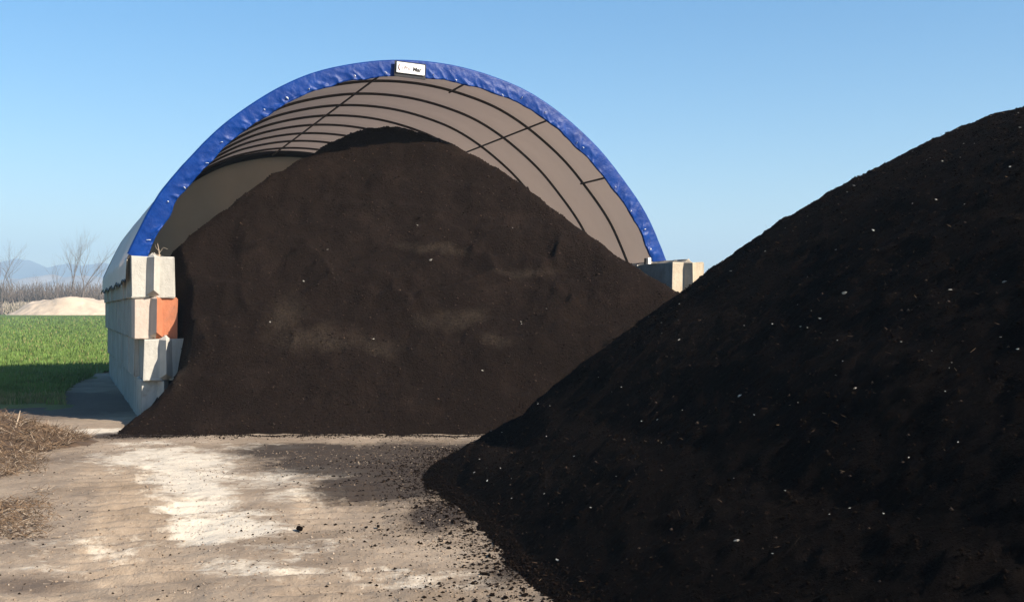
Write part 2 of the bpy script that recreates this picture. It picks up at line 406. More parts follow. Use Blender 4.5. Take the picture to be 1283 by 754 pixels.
# ---------- heaps ----------
def heap(name, hf, x0, x1, y0, y1, step, mat, label):
    gx, gy = np.arange(x0, x1, step), np.arange(y0, y1, step)
    X, Y = np.meshgrid(gx, gy); H = hf(X, Y); G = ground_z(X, Y)
    V = np.stack([X, Y, np.maximum(H, -.3)+np.where(H > -.2, 0, 0)], -1).reshape(-1, 3)
    F = gridfaces(len(gx), len(gy)); keep = (V[:, 2][F] > (G.ravel()[F]-.12)).any(1)
    V2, F2, _ = compact(V, F[keep]); me = npmesh(name, V2, F2)
    x, z = V2[:, 0]+.35*fbm(V2[:, 0]*1.2, V2[:, 2]*1.2, 3, 821), V2[:, 2]+.25*fbm(V2[:, 0]*1.5, V2[:, 2]*1.5, 4, 825)
    dry = 0*x
    for cx, cz, rx, rz in ((-2.7, 1.25, .75, .22), (-1.9, 1.1, .5, .2), (-3.3, 1.55, .3, .3), (-.9, 1.45, .55, .14), (-.2, 1.2, .4, .12), (-4.5, 1.0, .12, .5), (.2, 2.2, .6, .1), (-1.2, 2.6, .5, .1)):
        dry = np.maximum(dry, np.exp(-((x-cx)/rx)**2-((z-cz)/rz)**2))
    attr(me, 'dry', dry)
    return tag(link(name, me, mat), label, 'soil heap')
def crumbs(parent, hf, n, x0, x1, y0, y1, smin_, smax_, mat, hmin=.0, hmax=9):
    xx = rng.uniform(x0, x1, n*3); yy = rng.uniform(y0, y1, n*3); zz = hf(xx, yy)
    ok = (zz > hmin) & (zz < hmax); xx, yy, zz = xx[ok][:n], yy[ok][:n], zz[ok][:n]; n = len(xx)
    r = smin_*(smax_/smin_)**(rng.uniform(0, 1, n)**2.6)
    o6 = np.array([[1, 0, 0], [0, 1, 0], [-1, 0, 0], [0, -1, 0], [0, 0, 1], [0, 0, -1]], float)
    V = o6[None]*r[:, None, None]*rng.uniform(.55, 1.2, (n, 6, 1))+rng.normal(0, .12, (n, 6, 3))*r[:, None, None]
    V[:, :, 2] *= .75
    a = rng.uniform(0, 6.28, n); c, s = np.cos(a)[:, None], np.sin(a)[:, None]
    V = np.stack([V[:, :, 0]*c-V[:, :, 1]*s, V[:, :, 0]*s+V[:, :, 1]*c, V[:, :, 2]], -1)+np.stack([xx, yy, zz+r*.15], 1)[:, None]
    f8 = np.array([[0, 1, 4], [1, 2, 4], [2, 3, 4], [3, 0, 4], [1, 0, 5], [2, 1, 5], [3, 2, 5], [0, 3, 5]])
    F = (f8[None]+(np.arange(n)*6)[:, None, None]).reshape(-1, 3)
    me = npmesh('soil_crumbs', V.reshape(-1, 3), F, False); o = link('soil_crumbs', me, mat, parent)
    if len(mat) > 1: me.polygons.foreach_set('material_index', np.repeat(rng.choice(3, n, p=[.64, .33, .03]), 8).astype(np.int32))
    return tag(o, kind='stuff')
back = heap('soil_heap', back_h, -6.6, 4.8, 14.0, 26.5, .035, M['soil_brown'], 'dark brown compost heap filling the blue-edged arched shed')
M['bark_dark'] = plain('dark_bark_bits', (.030, .017, .010), .95, .4, 20); M['bark_bits'] = plain('brown_bark_bits', (.075, .046, .028), .95, .4, 20)
crumbs(back, back_h, 16000, -6, 3, 14.4, 20, .007, .024, [M['soil_brown'], M['bark_dark'], M['bark_bits']])
near = heap('soil_heap', right_h, -1.6, 10.5, 2.6, 17.5, .028, M['soil_black'], 'near-black compost heap sloping up to the right in front of the shed')
crumbs(near, right_h, 60000, -1.4, 7.0, 4.2, 15, .0045, .017, [M['soil_black'], M['soil_brown'], M['bark_dark']])
def spill(parent, hf, n, pts, sig, r0, r1, mat):
    pts = np.array(pts); i = rng.integers(0, len(pts)-1, n); f = rng.uniform(0, 1, n)[:, None]
    q = pts[i]*(1-f)+pts[i+1]*f; d = pts[i+1]-pts[i]; nn = np.stack([-d[:, 1], d[:, 0]], 1)/np.linalg.norm(d, axis=1)[:, None]
    q = q+nn*(rng.exponential(sig, n)-.12)[:, None]*(.35+1.3*np.clip(vnoise(q[:, 0]*2.1, q[:, 1]*2.1, 77), 0, 1))[:, None]
    xx, yy = q[:, 0], q[:, 1]; zz = np.maximum(ground_z(xx, yy), hf(xx, yy)); r = r0*(r1/r0)**(rng.uniform(0, 1, n)**2.6)
    o6 = np.array([[1, 0, 0], [0, 1, 0], [-1, 0, 0], [0, -1, 0], [0, 0, 1], [0, 0, -1]], float)
    V = o6[None]*r[:, None, None]*rng.uniform(.5, 1.25, (n, 6, 1)); V[:, :, 2] *= .65
    V = V+rng.normal(0, .15, (n, 6, 3))*r[:, None, None]+np.stack([xx, yy, zz+r*.2], 1)[:, None]
    f8 = np.array([[0, 1, 4], [1, 2, 4], [2, 3, 4], [3, 0, 4], [1, 0, 5], [2, 1, 5], [3, 2, 5], [0, 3, 5]])
    F = (f8[None]+(np.arange(n)*6)[:, None, None]).reshape(-1, 3)
    return tag(link('spilled_soil', npmesh('spilled_soil', V.reshape(-1, 3), F, False), mat, parent), kind='stuff')
ty = np.arange(5.0, 13.6, .4); tx = np.linspace(-2, 5, 350)
toe_x = np.array([tx[np.argmax(right_h(tx, np.full(350, v)) > .02)] for v in ty])
spill(near, right_h, 10000, np.stack([toe_x, ty], 1), .34, .0045, .018, M['soil_brown'])
spill(back, back_h, 5000, [(.2, 14.62), (-1.2, 14.62), (-2.6, 14.62), (-4, 14.62), (-5.3, 14.62)], .12, .005, .018, M['soil_brown'])
print('verts', len(back.data.vertices), len(near.data.vertices), len(gme.vertices))

# ---------- small lumps that can be counted ----------
def lump(name, r, seed, squash=.7):
    bm = bmesh.new(); bmesh.ops.create_icosphere(bm, subdivisions=2, radius=r); rr = random.Random(seed)
    ph = [rr.uniform(0, 6) for _ in range(6)]
    for v in bm.verts:
        n = v.co.normalized()
        k = 1+.22*math.sin(3*n.x+ph[0])+.18*math.sin(4*n.y+ph[1])+.16*math.sin(5*n.z+ph[2])+.1*rr.uniform(-1, 1)
        v.co = n*r*k; v.co.z *= squash
    me = bpy.data.meshes.new(name); bm.to_mesh(me); bm.free(); return me
clod_me = [lump('soil_clod', 1, i) for i in range(5)]
for m in clod_me: m.materials.append(M['soil_brown'])
stone_me = [lump('pale_stone', 1, 40+i, .6) for i in range(4)]
for m in stone_me: m.materials.append(M['stone'])
def scatter(me, name, x, y, z, r, label, cat, group):
    o = bpy.data.objects.new(name, me); COL.objects.link(o)
    o.location = (x, y, z); o.scale = (r*random.uniform(.7, 1.9), r*random.uniform(.6, 1.2), r*random.uniform(.6, 1.1))
    o.rotation_euler = (random.uniform(-.5, .5), random.uniform(-.5, .5), random.uniform(0, 6)); return tag(o, label, cat, group)
toe = [(toe_x[i], ty[i]) for i in range(15, 1, -1)]
k = 0
while k < 120:
    i = random.randrange(1, len(toe)-1); f_ = random.random()
    x = toe[i][0]*(1-f_)+toe[i+1][0]*f_; y = toe[i][1]*(1-f_)+toe[i+1][1]*f_
    x -= abs(random.gauss(0, .32))-.1; y -= abs(random.gauss(0, .1))
    if float(right_h(x, y)) > .03: continue
    r = .005+.014*random.random()**3
    scatter(random.choice(clod_me), 'soil_clod', x, y, float(ground_z(np.array(x), np.array(y)))+r*.35, r, 'small dark soil clod lying on the pale dirt at the near heap\'s foot', 'soil clod', 'soil clods fallen at the near heap\'s foot'); k += 1
for (px, py, r, lab) in [(376, 664, .026, 'single dark clod lying alone on the pale dirt, well away from the heap'), (459, 661, .012, 'left one of two dark clods lying together on the pale dirt'), (474, 660, .014, 'right one of two dark clods lying together on the pale dirt')]:
    y = 1400*CAM_H/(py-389); x = (px-641.5)/1400*y
    scatter(clod_me[1], 'soil_clod', x, y, r*.5, r, lab, 'soil clod', None)
k = 0
while k < 130:
    x = random.uniform(-.4, 6.2); y = random.uniform(5.0, 12.5); z = float(right_h(x, y))
    if z < .1 or abs(x/y) > .5: continue
    r = .004+.009*random.random()**2.6
    scatter(random.choice(stone_me), 'pale_stone', x, y, z+r*.3, r, 'pale stone chip lying on the near-black compost heap', 'stone', 'pale stones on the near heap'); k += 1
k = 0
while k < 15:
    x = random.uniform(-4.6, 2.0); y = random.uniform(14.7, 18.5); z = float(back_h(x, y))
    if z < .1 or z > (y-14.3): continue
    r = .008+.010*random.random()**2
    scatter(random.choice(stone_me), 'pale_stone', x, y, z+r*.3, r, 'pale stone chip lying on the brown compost heap under the roof', 'stone', 'pale stones on the brown heap'); k += 1

# ---------- concrete block walls ----------
BW, BH, BL = .61, .61, 1.22
def block_mesh(length, seed, nose=True):
    """cross-section with a peaked key along the top and its groove below; an upright key on the open end"""
    rr = random.Random(seed); bm = bmesh.new()
    prof = [(0, 0), (.245, 0), (.305, .05), (.365, 0), (BW, 0), (BW, BH), (.375, BH), (.305, BH+.06), (.235, BH), (0, BH)]
    a = [bm.verts.new((p[0], 0, p[1])) for p in prof]; b = [bm.verts.new((p[0], length-.008, p[1])) for p in prof]
    n = len(prof)
    bm.faces.new([a[i] for i in (7, 8, 9, 0, 1, 2)]); bm.faces.new([a[i] for i in (2, 3, 4, 5, 6, 7)]); bm.faces.new(b[::-1])
    for i in range(n): bm.faces.new((a[i], b[i], b[(i+1) % n], a[(i+1) % n]))
    bmesh.ops.recalc_face_normals(bm, faces=bm.faces)
    sharp = [e for e in bm.edges if e.calc_face_angle(0) > .9]
    bmesh.ops.bevel(bm, geom=sharp, offset=.016, segments=2, affect='EDGES', profile=.6)
    long_ = [e for e in bm.edges if abs(e.verts[0].co.y-e.verts[1].co.y) > .3]
    bmesh.ops.subdivide_edges(bm, edges=long_, cuts=5)
    for v in bm.verts: v.co += Vector((rr.gauss(0, .006), rr.gauss(0, .006), rr.gauss(0, .005)))
    if nose:
        w, d = .095, .145; z0, z1 = .012, BH-.012
        q = [(.305-w, .012, z0+.02), (.305+w, .012, z0+.02), (.305+w, .012, z1), (.305-w, .012, z1), (.305, -d, z0+.10), (.305, -d*.96, z1-.005), (.305, .012, z0-.005), (.305, .012, z1+.06)]
        q = [bm.verts.new(Vector(p)+Vector((rr.gauss(0, .006), 0, rr.gauss(0, .006)))) for p in q]
        fs = [(0, 4, 5, 3), (4, 1, 2, 5), (0, 6, 4), (6, 1, 4), (3, 5, 7), (5, 2, 7)]
        for f in fs: bm.faces.new([q[i] for i in f])
        bmesh.ops.recalc_face_normals(bm, faces=bm.faces)
    for f in bm.faces: f.smooth = False
    me = bpy.data.meshes.new('concrete_block'); bm.to_mesh(me); bm.free(); return me
full = [block_mesh(BL, i) for i in range(5)]; half = [block_mesh(BL/2, 20+i) for i in range(2)]
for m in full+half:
    m.materials.append(M['concrete']); m.materials.append(M['concrete_shaded'])
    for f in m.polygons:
        if f.normal.x < -.75 and f.center.x < .05: f.material_index = 1       # left-facing sides: shade painted in as darker, greenish concrete
ordn = ['', 'second', 'third', 'fourth', 'fifth', 'sixth', 'seventh', 'eighth', 'ninth', 'tenth', 'eleventh', 'twelfth']
course = ['bottom course', 'second course from the ground', 'third course from the ground', 'top course']
def wall(side, s0, t0, t1, lean):
    for c in range(4):
        t = t0+random.uniform(-.02, .02); i = 0
        L = BL if c % 2 else BL/2
        if c % 2 == 0 and side == 'left': L = BL/2
        while t < t1-.2:
            if t+L > t1+.3: L = BL/2
            src = random.choice(full if L > 1 else half)
            front = (i == 0)
            me = src
            if front and side == 'left' and c == 2: me = src.copy()
            s = s0+lean*(3-c)+random.uniform(-.008, .008)
            if front and side == 'right' and c == 3: t -= .0
            if front and side == 'right' and c == 3:
                me = src.copy(); me.materials[0] = M['concrete_tan']
            if front and side == 'left' and c == 1: s += .08; t -= .10
            x, y = ws(s, t)
            o = bpy.data.objects.new('concrete_block', me); COL.objects.link(o)
            o.location = (x, y, c*BH+.0); o.rotation_euler = (0, 0, ALPHA+random.uniform(-.006, .006))
            if front:
                lab = {'left': ['buried pale block end at the foot of the left wall, nearly covered by soil', 'grey block end with soil heaped against it, just below the orange-painted one', 'block end with its right half painted orange, left wall', 'clean pale block end at the top of the left wall, with a weed on it'],
                       'right': ['bottom end block of the right wall, buried behind the heaps', 'second end block up of the right wall, behind the heaps', 'third end block up of the right wall, behind the heaps', 'pale concrete block end topping the right wall between the two heaps']}[side][c]
            else:
                lab = f'grey concrete block, {ordn[i] if i < 12 else "last"} from the open end in the {side} wall\'s {course[c]}'
                lab = lab.replace('second course from the ground', 'second course').replace('third course from the ground', 'third course')
            tag(o, lab, 'concrete block', f'concrete blocks stacked as the {side} wall')
            if front and side == 'left' and c == 2:
                me.materials.clear(); me.materials.append(M['concrete_pink']); me.materials.append(M['concrete_shaded']); me.materials.append(M['concrete_orange'])
                for f in me.polygons:
                    if f.center.x > .306 and f.center.y < .02: f.material_index = 2
            t += L; i += 1; L = BL
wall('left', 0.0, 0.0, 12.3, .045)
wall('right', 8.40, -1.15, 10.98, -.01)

# ---------- arched shed ----------
SHED_L = 10.98
shed = empty('arched_shed', (*ws(0, .14), 0), ALPHA)
tag(shed, 'arched fabric storage shed with blue front edge and white cover on block walls', 'storage shed')
half_p = np.array([(4.55, 2.42), (4.38, 2.80), (4.13, 3.29), (3.60, 3.98), (3.20, 4.41), (2.74, 4.79), (2.28, 5.10), (1.83, 5.33), (1.20, 5.53), (.55, 5.65), (0, 5.68)])
def arch_curve(off=0.0, n=160):
    """points across the arch from the left foot to the right, moved inward by off"""
    pts = np.concatenate([half_p*[-1, 1], (half_p*[1, 1])[::-1][1:]])
    d = np.r_[0, np.cumsum(np.hypot(*np.diff(pts, axis=0).T))]
    # smooth through the points (Catmull-Rom)
    u = np.linspace(0, d[-1], n); out = np.zeros((n, 2))
    for a in range(2):
        m = np.gradient(pts[:, a], d)
        i = np.clip(np.searchsorted(d, u, side='right')-1, 0, len(d)-2); h = d[i+1]-d[i]; q = (u-d[i])/h
        out[:, a] = (2*q**3-3*q**2+1)*pts[i, a]+(q**3-2*q**2+q)*h*m[i]+(-2*q**3+3*q**2)*pts[i+1, a]+(q**3-q**2)*h*m[i+1]
    tg = np.gradient(out, axis=0); tg /= np.linalg.norm(tg, axis=1)[:, None]
    nrm = np.stack([tg[:, 1], -tg[:, 0]], 1)            # inward
    out = out+nrm*np.asarray(off).reshape(-1, 1) if np.ndim(off) else out+nrm*off
    return out+[4.49, 0], nrm
NP = 160
base, nrm = arch_curve(0, NP)
# cover: hangs a little below the wall top on the outside, sags slightly between the ribs
drop_l = np.stack([np.linspace(-.075, -.065, 5), np.linspace(2.08, 2.38, 5)], 1); drop_r = np.stack([np.linspace(9.045, 9.05, 5), np.linspace(2.38, 2.08, 5)], 1)
prof = np.concatenate([drop_l, base, drop_r]); pn = np.concatenate([np.tile([1., 0], (5, 1)), nrm, np.tile([-1., 0], (5, 1))])
tt = np.arange(0, SHED_L+.01, 1.22/8); nT = len(tt); rows = []
for t in tt:
    sag = .022*np.abs(math.sin(math.pi*t/1.22))
    p = prof+pn*(sag+.012*fbm(np.arange(len(prof))*.12, np.full(len(prof), t*1.7), 3, 501)[:, None])
    p[:5, 1] += .02*np.sin(t*9)+.03*math.sin(t*2.6); p[-5:, 1] += .03*math.sin(t*2.6)
    rows.append(np.stack([p[:, 0], np.full(len(p), t), p[:, 1]], 1))
link('cover', npmesh('cover', np.concatenate(rows), gridfaces(len(prof), nT)), M['cover'], shed)
tb_ = Tubes(6)
hem = [(-.085, t, 2.07+.02*math.sin(t*9)+.03*math.sin(t*2.6)) for t in tt]; tb_.add(hem, .012)
tb_.build('hem_rope', M['black'], shed)
# ribs
for k in range(10):
    t = 1.22*k if k < 9 else SHED_L-.16
    p, _ = arch_curve(.085 if k else .10, 90)
    tb = Tubes(8); tb.add([(q[0], t if k else .05, q[1]) for q in p],   .025 if k < 9 else .085); tb.build('arch_rib', M['steel'] if k < 9 else M['black'], shed)
# purlins along the shed
def on_arch(s, off):
    p, _ = arch_curve(off, 400); i = np.argmin(np.abs(p[:, 0]-s)+(p[:, 1] < 2.5)*.0); return p[i]
for s, t1 in ((3.93, SHED_L), (6.82, SHED_L), (2.2, SHED_L), (5.38, 1.22), (7.93, 1.22)):
    if s == 2.2: continue
    p = on_arch(s, .125); tb = Tubes(8); tb.add([(p[0], .05, p[1]), (p[0], t1*.5, p[1]), (p[0], t1, p[1])], .018); tb.build('purlin', M['steel'], shed)
# end panel
p, _ = arch_curve(.005, 90); cols = len(p); rowsn = 14; VV = []
for j in range(rowsn):
    q = j/(rowsn-1)
    for a in p:
        z = 2.40+(a[1]-2.40)*max(q*1.18-.18, 0) if q > .1525 else .1+2.3*q/.1525
        VV.append((a[0] if z > 2.42 else min(max(a[0], .63), 8.37), SHED_L-.06+.03*math.sin(a[0]*5+z), z))
link('end_panel', npmesh('end_panel', np.array(VV), gridfaces(cols, rowsn)), M['end_fabric'], shed)
# blue edge band, wrinkled, wrapped a hand's width over the cover
n = 640; q, nr = arch_curve(0, n); kz = q[:, 1] > 2.47; q, nr = q[kz], nr[kz]; n = len(q); wN = 13; VV = []
u = np.arange(n)/n*14.
inner = .258+.006*np.sin(u*9)+.03*fbm(u*2.2, u*0, 4, 601)
for j in range(wN):
    a = j/(wN-1); w = -.015+a*(inner+.015)
    wr = (.005*fbm(u*9+a*.9, np.full(n, a*1.9), 4, 611)+(.03+.97*a*a)*.036*(1-np.abs(fbm(u*4.1-a*1.1, np.full(n, a*1.2), 3, 614)))**5+.014*np.sin(u*17+2*fbm(u*1.3, u*0, 2, 613)*3)*a**2*fbm(u*1.1, u*0+3, 2, 617))
    pt = q+nr*w[:, None]
    VV.append(np.stack([pt[:, 0], -.035-wr-.008*math.sin(a*math.pi), pt[:, 1]], 1))
wrap = [np.stack([(q-nr*.022)[:, 0], np.full(n, .02), (q-nr*.022)[:, 1]], 1), np.stack([(q-nr*.022)[:, 0], np.full(n, .16), (q-nr*.022)[:, 1]+.006*np.sin(u*11)], 1)]
tail = [np.stack([(q+nr*(inner-.01)[:, None])[:, 0], np.full(n, .0), (q+nr*(inner-.01)[:, None])[:, 1]], 1)]
VV = np.concatenate(wrap[::-1]+VV+tail)
trim = link('edge_band', npmesh('edge_band', VV, gridfaces(n, wN+3)), M['tarp'], shed)
# white slivers shaped like lacing, put in as glints along the band
rl = random.Random(5)
for k in range(22):
    i = int((k+.5+rl.uniform(-.5, .5))/22*n); w = inner[i]-rl.uniform(.03, .13)
    c = q[i]+nr[i]*w; tg = np.array([-nr[i][1], nr[i][0]])
    a0 = c-tg*rl.uniform(.006, .02); a1 = c+nr[i]*rl.uniform(.02, .055)+tg*rl.uniform(-.02, .02)
    tb = Tubes(5); tb.add([(a0[0], -.045, a0[1]), ((a0[0]+a1[0])/2, -.085, (a0[1]+a1[1])/2), (a1[0], -.05, a1[1])], [.004, rl.choice((.003,.005,.008,.012)), .004]); tb.build('glint_tie', M['white'], shed)
# foot bracket on the right wall, pale strap against a black plate
def boxm(name, x0, x1, y0, y1, z0, z1, mat, parent, bev=.006):
    bm = bmesh.new(); bmesh.ops.create_cube(bm, size=1)
    for v in bm.verts: v.co = Vector(((x0+x1)/2+v.co.x*(x1-x0), (y0+y1)/2+v.co.y*(y1-y0), (z0+z1)/2+v.co.z*(z1-z0)))
    bmesh.ops.bevel(bm, geom=bm.edges[:], offset=bev, segments=2, affect='EDGES')
    me = bpy.data.meshes.new(name); bm.to_mesh(me); bm.free(); return link(name, me, mat, parent)
boxm('foot_bracket', 8.50, 8.56, -.30, -.26, 2.44, 2.56, M['white'], shed)
boxm('foot_plate', 8.45, 8.495, -.30, -.24, 2.44, 2.55, M['black'], shed)
for s in (.35, 8.62):
    for k in range(10): boxm('base_plate', s-.11, s+.11, max(.04, 1.22*k-.09), 1.22*k+.09, 2.442, 2.462, M['steel'], shed, .003)

# sign hung on the band at the crown
i = np.argmin(np.abs(q[:, 0]-4.26)); ang = math.atan2(-nr[i][0]*-1, -nr[i][1]) if False else -.05
sg = empty('shop_sign', (*ws(4.26, .015), 5.53), ALPHA); sg.rotation_euler = (0, -ang*-1 if False else .045, ALPHA)
tag(sg, 'small white sign with dark lettering fixed to the blue edge band', 'sign')
boxm('sign_panel', -.235, .235, -.012, .012, -.085, .085, M['white'], sg, .004)
boxm('sign_backing', -.262, .262, .016, .03, -.145, .108, M['black'], sg, .004)
def text(body, size, x, z, mat, name, bold=.0):
    cu = bpy.data.curves.new(name, 'FONT'); cu.body = body; cu.size = size; cu.extrude = .002; cu.offset = bold; cu.align_x = 'LEFT'; cu.align_y = 'CENTER'; cu.shear = .15
    o = bpy.data.objects.new(name, cu); COL.objects.link(o); cu.materials.append(mat)
    me = bpy.data.meshes.new_from_object(o.evaluated_get(bpy.context.evaluated_depsgraph_get())); me.name = name
    bpy.data.objects.remove(o); bpy.data.curves.remove(cu)
    if not me.materials: me.materials.append(mat)
    o = link(name, me, None, sg); o.location = (x, -.0155, z); o.rotation_euler = (R(90), 0, 0); return o
text('Pro', .075, -.115, .0, M['ink_grey'], 'lettering', .001); text('Mar', .09, .03, -.008, M['ink'], 'lettering', .003)
tb = Tubes(6); tb.add([(-.165+.035*math.cos(a), -.016, .005+.055*math.sin(a)) for a in np.linspace(1.9, 4.5, 9)], [.003, .006, .009, .01, .01, .009, .008, .006, .003]); tb.build('emblem', M['ink_red'], sg)
tb = Tubes(6); tb.add([(-.165+.03*math.cos(a), -.016, -.012+.04*math.sin(a)) for a in np.linspace(-1.4, .8, 7)], [.002, .004, .005, .005, .004, .003, .002]); tb.build('emblem', M['ink_grey'], sg)

# ---------- dead weed on the top block ----------
wx_, wy_ = ws(.40, .12); wd = Tubes(5); rr = random.Random(3)
wd.add([(wx_, wy_, 2.43), (wx_-.01, wy_, 2.54), (wx_-.03, wy_, 2.64)], [.008, .006, .003])
wd.add([(wx_, wy_, 2.50), (wx_+.06, wy_, 2.58), (wx_+.13, wy_-.02, 2.55)], [.005, .004, .003])
wd.add([(wx_-.01, wy_, 2.53), (wx_-.05, wy_, 2.57), (wx_-.06, wy_-.02, 2.62)], [.004, .003, .002])
for k in range(5):
    a = rr.uniform(0, 6.28); wd.add([(wx_, wy_, 2.43), (wx_+.03*math.cos(a), wy_+.03*math.sin(a), 2.47), (wx_+.07*math.cos(a), wy_+.07*math.sin(a), 2.48)], [.004, .003, .001])
tag(wd.build('dead_weed', M['straw_pale']), 'thin dead weed standing on top of the left wall\'s end block', 'weed')

# ---------- dry brush at the left edge ----------
def stalks(name, n, fx, L, r, mats, parent=None, flat=.5, seg=3, on_ground=True):
    V = []; F = []; MI = []; c = 0
    P = np.array([fx() for _ in range(n)])
    if on_ground: P[:, 2] += ground_z(P[:, 0], P[:, 1])
    for k in range(n):
        x, y, z = P[k]; a = random.uniform(0, 6.283); el = random.gauss(flat, .35); l = L*random.uniform(.4, 1.3); w = r*random.uniform(.6, 1.5)
        d = Vector((math.cos(a)*math.cos(el), math.sin(a)*math.cos(el), math.sin(el))); bend = Vector((random.gauss(0, .25), random.gauss(0, .25), -.25*random.random()))
        u = d.cross(Vector((0, 0, 1))); u = u.normalized() if u.length > .05 else Vector((1, 0, 0)); v = d.cross(u)
        p = Vector((x, y, z))
        for j in range(seg):
            f = j/(seg-1); pp = p+d*l*f+bend*l*f*f*.6; ww = w*(1-.7*f)
            for k3 in range(3):
                b = 2.094*k3; V.append(pp+(u*math.cos(b)+v*math.sin(b))*ww)
        m = random.choices(range(len(mats)), [5, 4, 1][:len(mats)])[0]
        for j in range(seg-1):
            for k3 in range(3):
                a0 = c+j*3+k3; b0 = c+j*3+(k3+1) % 3; F.append((a0, b0, b0+3, a0+3)); MI.append(m)
        c += 3*seg
    me = npmesh(name, np.array([tuple(v) for v in V]), np.array(F), False)
    o = link(name, me, mats, parent); me.polygons.foreach_set('material_index', np.array(MI, np.int32)); return o
def brush_h(x, y):
    a = math.exp(-(((x+6.55)/.95)**2+((y-13.6)/.9)**2)**1.2)*.44
    b = math.exp(-(((x+7.6)/1.0)**2+((y-14.2)/1.0)**2)**1.2)*.55
    return max(a, b)
bx, by = np.meshgrid(np.arange(-9, -5.0, .08), np.arange(12.2, 15.8, .08))
bz = np.vectorize(brush_h)(bx, by)*.82+.06*fbm(bx*3, by*3, 3, 701)-.05
Vb = np.stack([bx, by, bz], -1).reshape(-1, 3); Fb = gridfaces(bx.shape[1], bx.shape[0]); kp = (Vb[:, 2][Fb] > -.02).any(1)
Vb, Fb, _ = compact(Vb, Fb[kp])
brush = link('brush_heap', npmesh('brush_heap', Vb, Fb), M['straw_dark'])
tag(brush, 'heap of dry brown weeds and brush at the yard\'s left edge', 'brush heap')
def fx():
    while True:
        x = random.uniform(-8.8, -5.3); y = random.uniform(12.3, 15.6); h = brush_h(x, y)
        if h > .04: return x, y, h*random.uniform(.55, .95)
tag(stalks('brush_stalks', 8500, fx, .14, .0038, [M['straw'], M['straw_dark'], M['straw_pale']], brush, .35, on_ground=False), kind='stuff')
for (dx, dy, h, lx, ly) in ((-6.25, 13.4, .22, -.16, .0), (-6.0, 13.5, .2, .05, .02)):
    tb = Tubes(6); z0 = brush_h(dx, dy)*.7; tb.add([(dx, dy, z0), (dx+lx*.6, dy+ly, z0+h*.6), (dx+lx, dy+ly, z0+h)], [.012, .009, .004]); tb.build('stick', M['straw_pale'], brush)
def fx2():
    while True:
        f_ = random.random(); y = 14.0-6.0*f_; xc = -6.3+2.6*f_
        x = xc-abs(random.gauss(0, .9))+.35*random.random()+.15
        if float(fbm(x*1.1, y*1.1, 3, 711)) > -.12: return x, y, random.uniform(0, .05)
tag(stalks('dry_grass', 7500, fx2, .075, .003, [M['straw'], M['straw_dark'], M['straw_pale']], None, .25), 'matted dry grass and straw strewn along the yard\'s left edge', 'dry grass', kind='stuff')
def gravel(n):
    xx = rng.uniform(-6.5, 1.2, n*2); yy = 5.0+9.5*rng.uniform(0, 1, n*2)**1.4
    d = fbm(xx*.8, yy*.8, 3, 731); ok = d+rng.normal(0, .25, n*2) > .05; xx, yy = xx[ok][:n], yy[ok][:n]; n = len(xx)
    zz = ground_z(xx, yy); r = .003*(4.5)**(rng.uniform(0, 1, n)**3)
    o6 = np.array([[1, 0, 0], [0, 1, 0], [-1, 0, 0], [0, -1, 0], [0, 0, 1], [0, 0, -1]], float)
    V = o6[None]*r[:, None, None]*rng.uniform(.6, 1.2, (n, 6, 1)); V[:, :, 2] *= .7
    V = V+rng.normal(0, .15, (n, 6, 3))*r[:, None, None]+np.stack([xx, yy, zz+r*.2], 1)[:, None]
    f8 = np.array([[0, 1, 4], [1, 2, 4], [2, 3, 4], [3, 0, 4], [1, 0, 5], [2, 1, 5], [3, 2, 5], [0, 3, 5]])
    F = (f8[None]+(np.arange(n)*6)[:, None, None]).reshape(-1, 3)
    me = npmesh('gravel', V.reshape(-1, 3), F, False); o = link('gravel', me, [M['chalk_lump'], M['dirt_lump'], M['soil_brown']])
    me.polygons.foreach_set('material_index', np.repeat(rng.choice(3, n, p=[.25, .55, .2]), 8).astype(np.int32)); return o
M['chalk_lump'] = plain('chalk_lump', (.34, .27, .20), .95, .3, 30)
M['dirt_lump'] = plain('dirt_lump', (.24, .175, .12), .95, .3, 30)
tag(gravel(16000), 'fine gravel and dirt lumps strewn over the yard', 'gravel', kind='stuff')
def fx4():
    while True:
        y = random.uniform(4.8, 12.5); x = random.uniform(-.5, .47*y)
        if HT[int((y-4)/.05), int((x+2)/.05)] > .02: return x, y, HT[int((y-4)/.05), int((x+2)/.05)]+.004
HT = right_h(*np.meshgrid(np.arange(-2, 8, .05), np.arange(4, 13, .05)))
tag(stalks('wood_fibres', 3500, fx4, .035, .0016, [M['bark_dark'], M['bark_bits'], M['straw']], near, .15, 2, False), kind='stuff')
def fx3():
    x = random.uniform(-5.5, .6); y = 5.2+9*random.random()**1.3
    return x, y, random.uniform(0, .006)
tag(stalks('straw_litter', 2600, fx3, .045, .0016, [M['straw'], M['straw_dark'], M['straw_pale']], None, .05, 2), 'fine straw litter scattered over the packed dirt', 'litter', kind='stuff')

